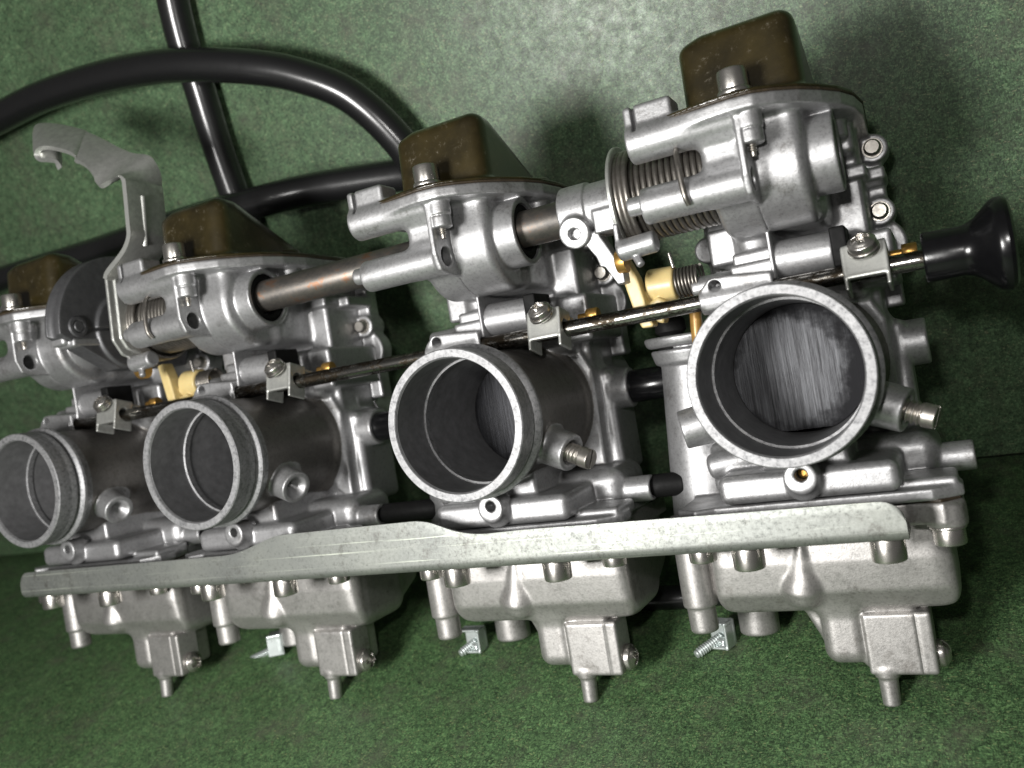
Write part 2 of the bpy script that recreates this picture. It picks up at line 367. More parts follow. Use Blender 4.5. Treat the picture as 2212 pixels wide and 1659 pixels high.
B.add(cyl((0, 0.2, -9.4), (0, 0.2, -12.0), 2.55, rd=0.1), 0.2)    # engine side spigot
# side block and fuel stub
B.add(box(1.5, 3.1, -3.0, 1.05, -9.2, -6.75, 0.3), 0.25)
B.add(cyl((2.9, 0.2, -7.5), (3.68, 0.2, -7.5), 0.76, rd=0.07), 0.1)
B.add(prism([(1.7, 2.7), (2.6, 1.15), (2.55, -2.8), (1.7, -2.2), (1.85, -1.2), (2.3, 0.3)], -7.6, -6.3, 'z', 0.12), 0.2)
# air horn tube
B.add(cyl((0, 0, -7.4), (0, 0, -1.45), 2.34, rd=0.03), 0.0)
B.add(cyl((0, 0, -7.6), (0, 0, -6.0), 2.85, 2.4, rd=0.1), 0.35)
# left fuel column
B.add(cyl((-3.85, 1.6, -6.9), (-4.15, -5.2, -6.6), 1.20, 1.38, rd=0.1), 0.2)
B.add(cyl((-3.85, 1.3, -6.9), (-3.87, 0.75, -6.9), 1.58, 1.42, rd=0.12), 0.1)
B.add(cyl((-3.84, 1.78, -6.9), (-3.85, 1.4, -6.9), 1.78, 1.66, rd=0.14), 0.06)
B.add(box(-3.9, -2.0, -4.2, 1.5, -8.4, -6.2, 0.3), 0.3)
# lower block under the air horn
B.add(box(-2.72, 2.47, -3.78, -2.88, -8.5, -2.32, 0.28), 0.0)
B.add(box(-1.35, 1.15, -3.3, -1.9, -7, -2.95, 0.15), 0.15)
B.add(box(-3.3, -2.5, -3.7, -2.0, -7, -4.2, 0.3), 0.2)
B.add(cyl((-3.3, -2.75, -4.0), (-1.2, -2.45, -4.2), 0.42, rd=0.2), 0.2)
B.add(cyl((-0.15, -3.06, -2.6), (-0.15, -3.06, -1.78), 0.48, rd=0.07), 0.06)
B.add(cyl((-0.15, -3.5, -2.5), (-0.15, -3.06, -2.15), 0.5, 0.5, rd=0.07), 0.12)
B.sub(cyl((-0.12, -2.98, -3.2), (-0.12, -2.98, -1.0), 0.185, rd=0.01))
# gasket flange
fl = [(-4.25, -2.9), (-3.6, -2.45), (-3.0, -2.75), (2.4, -2.75), (3.2, -2.8), (4.0, -3.3), (4.0, -4.1), (3.6, -5.2), (3.7, -9.2), (-4.3, -9.2)]
B.add(prism(fl, -4.22, -3.86, 'y', 0.08), 0.08)
B.add(box(2.3, 3.9, -4.1, -3.62, -5.0, -3.2, 0.15), 0.1)
# accelerator housing behind on the right with its spigot
B.add(box(0.6, 3.55, -3.9, -2.5, -7.8, -4.9, 0.55), 0.1)
B.add(cyl((3.2, -3.42, -5.6), (4.45, -3.42, -5.6), 0.46, rd=0.05), 0.08)
B.sub(cyl((4.2, -3.42, -5.6), (4.6, -3.42, -5.6), 0.3, rd=0.02))
# pilot screw boss (right) and the plugged boss (left)
pd = np.array([0.90, -0.36, 0.24]); pd /= np.linalg.norm(pd); pf = np.array([2.92, -1.56, -2.42])
B.add(cyl(pf - pd * 2.6, pf, 0.74, 0.635, rd=0.035), 0.22)
B.add(cyl(pf - pd * 2.4 + [0, .35, -.9], pf - pd * .7 + [0, .12, -.4], 0.7, 0.4, rd=0.2), 0.25)
fn = cyl(pf - pd * 0.60, pf + pd * 0.02, 0.03, 0.47, rd=0.0); B.sub(fn)
lf = np.array([-3.75, -1.36, -3.2]); ld = np.array([-0.96, -0.15, 0.25]); ld /= np.linalg.norm(ld)
B.add(cyl(lf - ld * 2.2, lf, 0.74, 0.62, rd=0.06), 0.25)
B.sub(cyl(lf - ld * 0.12, lf + ld * 0.1, 0.46, 0.50, rd=0.02))
# bore
B.sub(cyl((0, 0, -6.3), (0, 0, -1.0), 2.2, rd=0.0))
# ---- upper casting: shaft drum
B.add(cyl((-1.35, SY - .1, -3.65), (1.42, SY - .1, -3.65), 1.82, rd=0.28), 0.1)
B.add(box(-1.35, 1.42, 6.0, 7.7, -7.2, -1.95, 0.35), 0.2)
B.add(box(-1.5, 1.55, 4.35, 7.6, -7.4, -4.2, 0.4), 0.3)
B.add(cyl((-1.9, SY, SZ), (-1.0, SY, SZ), 1.05, rd=0.1), 0.15)
B.add(cyl((1.2, SY - .08, SZ), (2.24, SY - .08, SZ), 1.17, rd=0.05), 0.12)
B.sub(cyl((1.55, SY - .08, SZ), (2.5, SY - .08, SZ), 0.98, rd=0.02))
B.sub(box(-0.13, -0.10, 4.2, 7.7, -4, -1.4, 0.005), 0.03)
# plate and the two front cylinders
B.add(prism([(5.0, -1.7), (5.15, -0.95), (5.7, -0.72), (7.7, -0.72), (7.7, -2.4), (5.0, -2.6)], -0.16, 0.03, 'x', 0.05), 0.04)
B.add(cyl((-3.35, 7.5, -1.38), (-0.08, 7.5, -1.38), 0.60, rd=0.08), 0.08)
B.add(box(-3.35, -1.86, 7.3, 8.56, -2.0, -0.98, 0.12), 0.05)
B.sub(box(-3.10, -2.98, 7.75, 8.7, -1.35, -0.5, 0.02), 0.02)
B.add(cyl((-3.25, 5.6, -1.40), (-0.08, 5.6, -1.40), 0.55, rd=0.08), 0.08)
B.add(cyl((-3.72, 5.68, -1.38), (-3.2, 5.68, -1.38), 0.29, rd=0.06), 0.04)
B.add(box(-1.35, -0.1, 5.2, 7.7, -3.0, -1.25, 0.25), 0.3)
B.sub(cyl((-1.4, 5.62, -1.38), (0.2, 5.62, -1.38), 0.33, rd=0.02))
# top flange
tf = [(-2.15, -0.95), (-1.0, -0.66), (-0.2, -0.54), (0.45, -0.62), (1.0, -0.98), (1.6, -1.55), (2.1, -2.25), (2.55, -3.05), (2.85, -3.95), (3.0, -5.2), (2.9, -8.8), (-3.0, -8.8), (-3.2, -3.4)]
B.add(prism(tf, 7.42, 7.80, 'y', 0.07, 0.3), 0.18)
B.add(cyl((0.18, 7.5, -1.12), (0.18, 6.95, -1.12), 0.40, rd=0.04), 0.06)
B.add(cyl((0.18, 6.93, -1.12), (0.18, 6.52, -1.12), 0.37, rd=0.05), 0.0)
B.add(cyl((2.0, 7.5, -5.2), (2.0, 6.9, -5.2), 0.45, rd=0.06), 0.08)
B.add(box(1.2, 1.36, 6.9, 7.6, -4.6, -2.4, 0.05), 0.1)
B.add(box(1.6, 2.55, 6.5, 7.6, -7.2, -5.6, 0.2), 0.2)
# choke plunger housing
B.add(cyl((-0.1, 3.46, -4.15), (1.58, 3.40, -4.15), 0.60, rd=0.05), 0.05)
B.add(box(-0.1, 1.5, 3.0, 3.9, -6.9, -4.2, 0.1), 0.1)
B.add(box(-0.23, -0.11, 2.75, 4.75, -6.8, -3.42, 0.04), 0.05)
B.add(box(-2.35, -1.35, 3.75, 4.95, -7, -5.0, 0.12), 0.08)
B.add(cyl((-0.85, 3.2, -5.1), (-0.85, 5.2, -5.1), 0.62, rd=0.1), 0.12)
B.add(box(-1.5, -0.2, 3.5, 3.95, -6.8, -4.2, 0.12), 0.1)
B.add(box(-1.55, -0.15, 2.9, 3.55, -6.6, -3.85, 0.10), 0.06)
B.add(cyl((-3.0, 3.15, -4.7), (-1.3, 3.15, -4.7), 0.36, rd=0.08), 0.08)
B.add(prism([(-2.35, 2.25), (-2.42, 2.95), (-2.1, 3.25), (-1.6, 3.25), (-0.2, 3.1), (-0.15, 2.3)], -4.6, -3.1, 'z', 0.08), 0.06)
B.sub(cyl((-1.95, 2.98, -4.0), (-1.95, 2.98, -2.5), 0.19, rd=0.01))
B.add(cyl((-2.5, RY, RZ), (-0.3, RY, RZ), 0.42, rd=0.06), 0.06)
B.add(box(-2.0, 2.3, 1.9, 4.0, -7.6, -5.6, 0.3), 0.25)
B.add(box(2.0, 3.2, 2.2, 3.9, -8.8, -5.4, 0.15), 0.15)
B.sub(cyl((-2.8, RY, RZ), (3.5, RY, RZ), 0.29, rd=0.0))
body_me = B.mesh('carburetor_casting', M['cast']); del B
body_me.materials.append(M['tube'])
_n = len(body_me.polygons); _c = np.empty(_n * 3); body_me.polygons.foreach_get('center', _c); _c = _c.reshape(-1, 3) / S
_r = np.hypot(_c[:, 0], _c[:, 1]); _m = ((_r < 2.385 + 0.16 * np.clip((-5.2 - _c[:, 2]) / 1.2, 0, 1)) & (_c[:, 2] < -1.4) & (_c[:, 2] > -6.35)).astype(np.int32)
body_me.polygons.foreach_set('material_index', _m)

# ================================================================== float bowl
F_ = Field((-5.6, -11.2, -10.2), (4.5, -4.1, -2.2), 0.045)
bf = [(-4.25, -2.95), (-3.7, -2.5), (-3.1, -2.9), (-1.0, -3.4), (2.4, -3.2), (3.4, -2.85), (3.95, -3.35), (3.95, -4.2), (3.5, -5.2), (3.6, -9.4), (-4.3, -9.4)]
F_.add(prism(bf, -4.95, -4.30, 'y', 0.07))
F_.sub(box(-5.5, 4.4, -4.29, -2.0, -10.1, -2.3, 0.01))
F_.add(cyl((3.42, -5.08, -3.45), (3.42, -4.4, -3.45), 0.55, rd=0.08), 0.1)
F_.add(cyl((-3.7, -5.05, -3.05), (-3.7, -4.4, -3.05), 0.52, rd=0.08), 0.1)
def smax(a, b, k):
    h_ = np.maximum(k - np.abs(a - b), 0) / k; return np.maximum(a, b) + h_ * h_ * k * 0.25
_p1 = prism([(-2.0, -4.42), (-6.1, -4.06), (-7.1, -4.24), (-7.78, -4.75), (-8.06, -5.6), (-8.06, -7.6), (-2, -7.6)], -9, 9, 'x', 0.2, 0.45)[0]
_p2 = prism([(-3.98, -4.0), (3.52, -4.0), (3.52, -9), (-3.98, -9)], -12, 0, 'y', 0.2, 0.75)[0]
_p3 = box(-4.0, 3.56, -8.06, -2.0, -9.0, -2.0, 0.95)[0]
F_.add((lambda x, y, z: smax(smax(_p1(x, y, z), _p2(x, y, z), 0.3), _p3(x, y, z), 0.3), (-4.1, -8.0, -7.7), (3.6, -2.5, -3.9)), 0.1)
F_.add(prism([(-2.0, -4.6), (-7.7, -4.6), (-7.8, -7.2), (-6.9, -9.2), (-2, -9.4)], -3.8, 3.42, 'x', 0.5, 0.6), 0.15)
F_.add(cyl((-0.85, -5.4, -4.16), (-1.06, -6.95, -4.50), 0.05, 0.60, rd=0.04), 0.15)
F_.add(ball((-1.06, -6.98, -4.50), 0.60, 1, 1.1, 1), 0.2)
F_.add(cyl((-4.62, -4.4, -4.95), (-4.62, -7.55, -4.95), 0.58, rd=0.07), 0.12)
F_.add(cyl((-4.62, -7.5, -4.95), (-4.60, -8.42, -4.95), 0.48, rd=0.10), 0.03)
F_.add(box(-4.4, -3.6, -7.3, -4.6, -7.0, -5.0, 0.2), 0.15)
# sump
F_.add(box(-0.80, 0.62, -9.62, -7.0, -7.2, -4.72, 0.46), 0.38)
F_.add(box(0.35, 2.1, -9.75, -7.0, -7.0, -4.85, 0.2), 0.12)
F_.add(box(0.50, 2.50, -9.90, -7.95, -5.95, -4.68, 0.10), 0.06)
F_.add(prism([(-1.75, -7.2), (-0.85, -9.2), (0.6, -9.3), (0.6, -7.2)], -7.4, -5.6, 'z', 0.2), 0.2)
F_.sub(box(2.05, 2.085, -9.95, -7.9, -4.72, -4.5, 0.005), 0.03)
F_.add(cyl((0.97, -9.7, -5.05), (0.97, -10.05, -5.03), 0.38, rd=0.05), 0.1)
F_.add(cyl((0.97, -9.8, -5.05), (0.97, -10.93, -4.95), 0.31, 0.27, rd=0.05), 0.05)
F_.add(cyl((-3.45, -7.4, -8.0), (-3.45, -9.45, -8.0), 0.72, rd=0.08), 0.2)
F_.add(box(-4.3, -2.4, -8.0, -7.2, -8.8, -7.2, 0.2), 0.2)
bowl_me = F_.mesh('float_bowl_casting', M['bowl']); del F_

# ================================================================== top cap
C_ = Field((-3.4, 7.6, -9.2), (3.6, 10.7, -0.3), 0.045)
def inset(poly, d):
    c = np.mean(poly, 0); return [tuple(c + (np.array(p) - c) * (1 - d)) for p in poly]
C_.add(prism(inset(tf, 0.01), 7.86, 7.97, 'y', 0.04, 0.3))
def smax(a, b, k):
    h_ = np.maximum(k - np.abs(a - b), 0) / k; return np.maximum(a, b) + h_ * h_ * k * 0.25
hump = (lambda x, y, z: smax(
    prism([(6.0, -1.52), (10.58, -1.95), (10.42, -3.1), (7.3, -8.8)], -9, 9, 'x', 0.3, 0.6)[0](x, y, z),
    prism([(-1.70, 5.0), (-1.72, 10.15), (-1.0, 10.58), (1.70, 10.62), (1.84, 5.0)], -20, 20, 'z', 0.3, 0.5)[0](x, y, z), 0.7), (-1.9, 7.6, -8.6), (2.0, 10.6, -1.4))
C_.add(hump, 0.18)
C_.sub(cyl((-0.04, 8.0, -1.03), (-0.04, 9.6, -1.03), 0.66, rd=0.1), 0.1)
C_.add(cyl((2.2, 7.9, -5.2), (2.2, 8.25, -5.2), 0.42, rd=0.15), 0.1)
C_.sub(box(-4, 4, 6.5, 7.84, -9.5, 0, 0.01))
cap_me = C_.mesh('top_cap_pressing', M['cap']); del C_
Gf = Field((-3.5, 7.7, -9.1), (3.5, 7.95, -0.3), 0.04); Gf.add(prism(inset(tf, -0.012), 7.79, 7.87, 'y', 0.03, 0.3)); gasket_me = Gf.mesh('cap_gasket_sheet', M['gasket'])
# bowl gasket between flange and bowl
Gf = Field((-4.5, -4.5, -9.6), (4.3, -3.9, -2.2), 0.045); Gf.add(prism(inset(bf, 0.015), -4.32, -4.2, 'y', 0.03)); bgasket_me = Gf.mesh('bowl_gasket_sheet', M['gasket'])

# ================================================================== small turned parts
def threads(r, L_, pitch=0.1, d=0.04, t0=0.0):
    out = []; t = t0
    while t < t0 + L_:
        out += [(r - d, t), (r, t + pitch * 0.35), (r, t + pitch * 0.6), (r - d, t + pitch)]; t += pitch
    return out
mouth_prof = [(2.12, 2.05), (2.205, 2.0), (2.205, 0.05), (2.235, 0.0), (2.47, 0.0), (2.505, 0.04), (2.505, 0.55), (2.49, 0.62), (2.50, 0.66), (2.50, 0.86), (2.38, 0.92),
              (2.38, 1.02), (2.55, 1.08), (2.62, 1.14), (2.625, 1.26), (2.58, 1.34), (2.42, 1.40), (2.40, 1.5), (2.40, 1.7), (2.3, 1.75), (2.12, 1.8)]
mouth_me = lathe('intake_mouth_ring', mouth_prof, (0, 0, 0), (0, 0, -1), M['mouth'], 128, 30, close=True)
bore_me = lathe('intake_bore_liner', [(2.207, 0.08), (2.19, 0.1), (2.19, 1.97), (2.165, 2.0), (2.15, 2.15), (2.06, 4.1), (2.06, 5.6), (2.3, 5.6), (2.3, 0.1)], (0, 0, 0), (0, 0, -1), M['bore'], 128, 30, close=True)
# throttle slide: round plate with a small cutaway at the bottom
def slide_mesh():
    n = 96; V = [(0, 0, 0.02)]; F = []; rr = [0.5, 1.0, 1.5, 1.9, 2.04]
    for r in rr:
        for i in range(n):
            a = 2 * math.pi * i / n; y = r * math.sin(a); V.append((r * math.cos(a), max(y, -1.90), 0.02 - 0.02 * (r / 2) ** 2))
    for i in range(n): F.append((0, 1 + i, 1 + (i + 1) % n))
    for k in range(len(rr) - 1):
        for i in range(n):
            a = 1 + k * n; F.append((a + i, a + n + i, a + n + (i + 1) % n, a + (i + 1) % n))
    m0 = len(V); a = 1 + (len(rr) - 1) * n
    for i in range(n): x, y, z = V[a + i]; V.append((x, y, -0.25))
    for i in range(n): F.append((a + i, m0 + i, m0 + (i + 1) % n, a + (i + 1) % n))
    F.append(tuple(m0 + i for i in range(n))[::-1])
    return new_mesh('throttle_slide_plate', V, F, M['slide'], True, 40)
slide_me = slide_mesh(); slide_dark_me = slide_me.copy(); slide_dark_me.materials[0] = M['slide_dark']
def socket_head(name, r, h, p, ax, washer=0.0, thread=0.0):
    pr = []
    if thread: pr += [(0.02, -thread), (r * .55, -thread)] + [(a, b - thread) for a, b in threads(r * .58, thread - .05, .09, .03)]
    else: pr += [(0.05, -0.02)]
    if washer: pr += [(r * 1.12, 0.0), (r * 1.14, 0.02), (r * 1.14, washer - 0.02), (r * 1.1, washer), (r * 0.93, washer + .01)]
    pr += [(r * 0.97, washer + 0.0), (r, washer + 0.05), (r, h - 0.1), (r * .97, h - 0.03), (r * .88, h), (r * 0.58, h), (r * .56, h - .02), (r * 0.55, h - 0.3), (0.02, h - 0.32)]
    return lathe(name, pr, p, ax, M['screw'], 40, 40)
bs1 = socket_head('bowl_screw_head', 0.44, 0.56, (0, 0, 0), (0, -1, 0), 0.08)
bs2 = socket_head('bracket_screw_head', 0.48, 0.66, (0, 0, 0), (0, -1, 0))
cb = socket_head('cap_bolt_head', 0.42, 0.72, (0, 0, 0), (0, 1, 0), 0.13)
def pilot():
    g = Field((-.5, -.5, -.5), (.5, .5, 1.0), 0.018)
    def thr(x, y, z):
        a = np.arctan2(y, x) / (2 * math.pi); ph = (z / 0.15 + a) % 1.0
        r = 0.345 - 0.085 * np.abs(ph - 0.5) * 2; return np.maximum((np.sqrt(x * x + y * y) - r) * 0.85, np.abs(z - 0.0) - 0.46)
    g.add((thr, (-.4, -.4, -.46), (.4, .4, .46))); g.add(cyl((0, 0, .40), (0, 0, .78), .35, .335, rd=.035), .02)
    g.sub(box(-.5, .5, -.05, .05, .60, 1.0, .01)); return g.mesh('pilot_screw_turned', M['thread'])
pilot_me = pilot()
def slot_cut(me, name, r, z, axis_pts=None): return me
def pan_head(name, r, h, cross=True, w=0.085, material=None, thread=0.0):   # along +z, recess on top
    g = Field((-r - .1, -r - .1, -0.15 - thread), (r + .1, r + .1, h + .1), 0.018)
    g.add(cyl((0, 0, 0), (0, 0, h * 0.55), r, rd=0.05))
    dome = (lambda x, y, z: np.maximum(np.sqrt(x * x + y * y + (z - h * .15) ** 2 * (r / (h * .85)) ** 2) - r, -z), (-r, -r, 0), (r, r, h))
    g.add(dome, 0.04)
    if cross:
        g.sub(box(-r * .62, r * .62, -w, w, h - .2, h + .2, .02)); g.sub(box(-w, w, -r * .62, r * .62, h - .2, h + .2, .02))
        g.sub(cyl((0, 0, h - .24), (0, 0, h + .1), .03, .2, rd=0))
    else: g.sub(box(-r * 1.3, r * 1.3, -w, w, h - .22, h + .2, .01))
    if thread: g.add(cyl((0, 0, -thread), (0, 0, 0.02), r * .55, rd=.03), .02)
    return g.mesh(name, material or M['screw'])
pan_me = pan_head('cross_recess_screw', 0.40, 0.36)
pan_w = lathe('spring_washer_ring', [(0.3, 0), (.42, 0), (.44, .02), (.44, .1), (.42, .12), (.3, .12)], (0, 0, 0), (0, 0, 1), M['screw'], 32, 30, close=True)
slot_me = pan_head('slotted_head', 0.36, 0.34, False)
rivet_me = lathe('cover_screw_head', [(0.02, 0.3), (0.22, 0.3), (0.27, 0.25), (0.29, 0.1), (0.29, 0.0), (0.34, 0.0), (0.36, -0.05)], (0, 0, 0), (0, 0, 1), M['thread'], 28, 40)
seal_me = lathe('shaft_seal_ring', [(0.66, 0.42), (0.70, 0.55), (0.84, 0.58), (0.90, 0.52), (0.975, 0.52), (0.975, 0.2), (0.66, 0.2)], (1.6, 0, 0), (1, 0, 0), M['seal'], 48, 35, close=True)
endcap_me = lathe('shaft_end_plug', [(0.02, 0.55), (0.80, 0.55), (0.9, 0.5), (0.975, 0.45), (0.975, 0.2), (0.02, 0.2)], (1.6, 0, 0), (1, 0, 0), M['cast'], 48, 35)
stud_me = lathe('adjuster_stud', [(0.02, -.1), (0.10, -.1)] + threads(0.12, 0.3, 0.075, 0.03) + [(0.08, 0.42), (0.02, 0.44)], (0, 0, 0), (0, -1, 0), M['thread'], 24, 30)
jet_me = lathe('brass_jet', [(0.02, 0.05), (0.08, 0.05), (0.08, 0.0), (0.15, -.02), (.17, -.1), (.17, -.4)], (0, 0, 0), (0, 0, 1), M['brass'], 20, 40)
block_me = Field((1.5, 2.7, -5.2), (2.2, 4.2, -3.2), 0.03).add(box(1.56, 2.02, 2.85, 4.05, -4.9, -3.5, 0.06)).mesh('choke_boot_block', M['seal'])

# ================================================================== assemble the carburetors
def look(d, up=(0, 1, 0)):
    return Vector(d).to_track_quat('Z', 'Y').to_euler()
labels = ['leftmost carburetor, cut by the picture edge', 'second carburetor from the left, with empty cone-shaped boss beside its mouth',
          'third carburetor from the left, slotted steel screw standing out beside its mouth', 'rightmost carburetor, seen straight into its scratched slide']
for i, x in enumerate(XC):
    c = part('carburetor', body_me, (x, 0, 0), None, labels[i])
    part('intake_mouth', mouth_me, (0, 0, 0), c); part('intake_bore', bore_me, (0, 0, 0), c)
    part('throttle_slide', slide_me if i == 3 else slide_dark_me, (0, 0, -4.2 if i == 3 else -5.3), c)
    part('float_bowl', bowl_me, (0, 0, 0), c)
    part('bowl_gasket', bgasket_me, (0, 0, 0), c)
    part('top_cap', cap_me, (0, 0, 0), c); part('cap_gasket', gasket_me, (0, 0, 0), c)
    part('cap_bolt', cb, (-0.04, 7.97, -1.03), c)
    part('bowl_screw', bs1, (-3.70, -5.02, -3.0), c); part('bowl_screw', bs1, (3.42, -5.05, -3.42), c)
    part('adjuster_stud', stud_me, (0.18, 6.6, -1.12), c)
    o = part('drain_screw', (pan_me if i != 3 else slot_me), (2.48, -9.42, -5.32), c); o.scale = (1.15, 1.15, 1.25); o.rotation_euler = look((1, 0, 0)); o.rotation_euler.rotate_axis('Z', 0.5 + i)
    part('shaft_seal' if i < 3 else 'shaft_plug', seal_me if i < 3 else endcap_me, (0, SY - .08, SZ), c)
    for (yy, xx) in ((4.82, 2.85), (7.0, 2.95)): part('cover_screw', rivet_me, (xx, yy, -8.62), c)
    part('choke_boot', block_me, (0, 0, 0), c)
    if i >= 2:
        o = part('pilot_screw', pilot_me, (pf + pd * 0.02), c); o.rotation_euler = look(pd)
    if i == 3: part('air_jet', jet_me, (-0.12, -2.98, -2.3), c)

# ================================================================== bracket
def bracket():
    X0, X1 = XC[0] - 2.95, 2.48
    kx = [(X0, -3.78), (XC[1] - 0.2, -3.78), (XC[1] + 0.45, -3.72), (XC[1] + 1.3, -3.50), (XC[1] + 2.5, -3.17), (XC[2] - 2.65, -3.14), (XC[2] - 2.1, -3.30), (XC[2] - 1.4, -3.62), (XC[2] - 0.5, -3.80), (XC[2] + 1.1, -3.76), (X1, -3.84)]
    xs = sorted(set([round(X0 + t, 3) for t in (0, 0.02, .06, .12, .2, .3, .42, .55, .7)] + list(np.round(np.linspace(X0 + .9, X1 - .9, 150), 3)) + [round(X1 - t, 3) for t in (0, 0.02, .06, .12, .2, .3, .42, .55, .7)]))
    kxx = [a for a, _ in kx]; kyy = [b for _, b in kx]
    def yt(x):
        y = np.mean([np.interp(x + d, kxx, kyy) for d in (-.35, -.2, 0, .2, .35)])
        for e, R in ((x - X0, 0.55), (X1 - x, 0.62)):
            if e < R: y -= R - math.sqrt(max(R * R - (R - e) ** 2, 0))
        return y
    zf, yb, R, th = -1.22, -4.97, 0.32, 0.15
    V = []; F = []; rows = []
    for x in xs:
        y1 = yt(x); eb = min(x - X0, X1 - x); prof = []
        # outer: top edge down the face, round the bend, back along the flange
        ys = np.linspace(y1, yb + R, 8)
        for k, y in enumerate(ys): prof.append((y, zf - (0.03 if k == 0 else 0.0)))
        for a in np.linspace(0, math.pi / 2, 9)[1:]: prof.append((yb + R - R * math.sin(a), zf - R + R * math.cos(a)))
        zb = -3.3 + (0.5 - math.sqrt(max(0.25 - (0.5 - eb) ** 2, 0)) if eb < .5 else 0)
        prof += [(yb, zb + .03), (yb + .02, zb), (yb + th - .02, zb), (yb + th, zb + .03)]
        r2 = R - th
        for a in np.linspace(math.pi / 2, 0, 5): prof.append((yb + R - r2 * math.sin(a), zf - R + r2 * math.cos(a)))
        for y in np.linspace(yb + R, y1, 4)[1:]: prof.append((y, zf - th + (0.03 if y == y1 else 0)))
        rows.append(len(V)); V += [(x, y, z) for y, z in prof]
    n = len(prof)
    for a in rows[:-1]:
        for j in range(n): F.append((a + j, a + (j + 1) % n, a + n + (j + 1) % n, a + n + j))
    F.append(tuple(range(n))[::-1]); F.append(tuple(rows[-1] + j for j in range(n)))
    return new_mesh('zinc_bracket_sheet', V, F, M['zinc'], True, 50)
br = part('mounting_bracket', bracket())
for x in XC:
    for sx in (-2.06, 1.85):
        part('bracket_screw', bs2, (x + sx, -5.0, -2.08) - BASE * 0 - 0, None).parent = br
for o in [o for o in COL.objects if o.parent == br]:
    o.location = [a + b * S for a, b in zip(o.location, BASE)]   # the bracket sits at the bank origin in its own coordinates
br.location = (-BASE * S).tolist()

# ================================================================== shafts, rod, knob, clips
p = lambda *a, **k: part(*a, **k)
sh = lathe('throttle_shaft_bar', [(0.02, 0), (0.6, 0), (0.63, 0.03), (0.63, 36.0), (0.6, 36.04), (0.02, 36.04)], (-34, SY, SZ), (1, 0, 0), M['shaft'], 40, 40)
part('throttle_shaft', sh, (0, 0, 0))
rodm = lathe('choke_rod_bar', [(0.02, 0), (0.25, 0), (0.275, 0.03), (0.275, 7.6), (0.275, 19), (0.275, 38.4), (0.02, 38.45)], (-33.6, RY, RZ), (1, 0, 0), M['rod'], 28, 40)
rod = part('choke_rod', rodm, (0, 0, 0))
kn = lathe('choke_knob_turned', [(0.28, 0.0), (0.64, 0.0), (0.70, 0.03), (0.72, 0.08), (0.70, 1.0), (0.74, 1.18), (0.84, 1.36), (1.0, 1.54), (1.16, 1.70), (1.26, 1.82), (1.30, 1.92), (1.31, 2.08), (1.26, 2.18), (1.12, 2.25), (0.02, 2.32)],
           (3.95, RY + .03, RZ), (1, -0.012, 0), M['knob'], 64, 24)
part('choke_knob', kn, (0, 0, 0))
# clip: bent zinc saddle over the rod
def clip():
    g = Field((-0.9, -1.0, -1.2), (0.9, 1.2, 0.9), 0.028)
    g.add(prism([(-0.62, -0.36), (0.62, -0.36), (0.62, 0.62), (-0.62, 0.62)], 0.36, 0.47, 'z', 0.04, 0.18))            # front face
    g.add(box(-0.62, 0.62, -0.42, -0.31, -0.35, 0.47, 0.04), 0.03)    # lower fold
    g.add(box(-0.62, -0.51, -0.75, 0.60, -0.45, 0.47, 0.04), 0.04)    # ears
    g.add(box(0.51, 0.62, -0.75, 0.62, -0.45, 0.47, 0.04), 0.04)
    g.sub(cyl((-1, 0, 0), (1, 0, 0), 0.26, rd=0))
    g.sub(box(-0.50, 0.50, -1.0, -0.20, -1.0, 0.30, 0.02))
    return g.mesh('choke_clip_saddle', M['steel_plate'])
clip_me = clip()
brass_me = lathe('choke_plunger_tip', [(0.02, 0), (0.13, 0), (0.13, 0.32), (0.24, 0.33), (0.26, 0.36), (0.26, 0.72), (0.23, 0.76), (0.02, 0.76)], (0, 0, 0), (1, 0, 0), M['brass'], 28, 40)
for i, x in enumerate(XC):
    c = part('choke_clip', clip_me, (x + 2.45, RY + .1, RZ + .1)); c.rotation_euler = (-0.25, 0, 0)
    a = np.array([-0.06, 0.93, 0.55])
    o = part('clip_screw', pan_me, (0.02, 0.42, 0.66), c); o.rotation_euler = look((-0.1, 0.55, 0.8))
    o = part('spring_washer', pan_w, (0.03, 0.34, 0.56), c); o.rotation_euler = look((-0.1, 0.55, 0.8))
    o = part('plunger_tip', brass_me, (0.62, 0.62, -1.25), c)
    part('clip_arm', box_me := (bpy.data.meshes.get('clip_arm_sheet') or Field((-.8, .1, -2), (.9, .9, 0.6), 0.03).add(box(-0.55, 0.55, .42, .54, -1.6, 0.45, .04)).mesh('clip_arm_sheet', M['steel_plate'])), (0, 0, 0), c)

# fuel joints between neighbouring carburetors
fj = lambda L_: lathe('fuel_joint_tube', [(0.3, 0), (0.60, 0), (0.62, .04), (0.62, L_ - .04), (0.6, L_), (0.3, L_)], (0, 0, 0), (1, 0, 0), M['knob'], 40, 40)
vj = lambda L_: lathe('vent_joint_tube', [(0.25, 0), (0.40, 0), (0.42, .04), (0.42, L_ - .04), (0.40, L_), (0.25, L_)], (0, 0, 0), (1, 0, 0), M['seal'], 40, 40)
for i in range(3):
    d = XC[i + 1] - XC[i]
    part('fuel_joint', fj(d - 3.6 - 4.9), (XC[i] + 3.6, 0.2, -7.5))
    part('vent_joint', vj(d - 3.9 - 4.7), (XC[i] + 3.9, -3.42, -5.85))

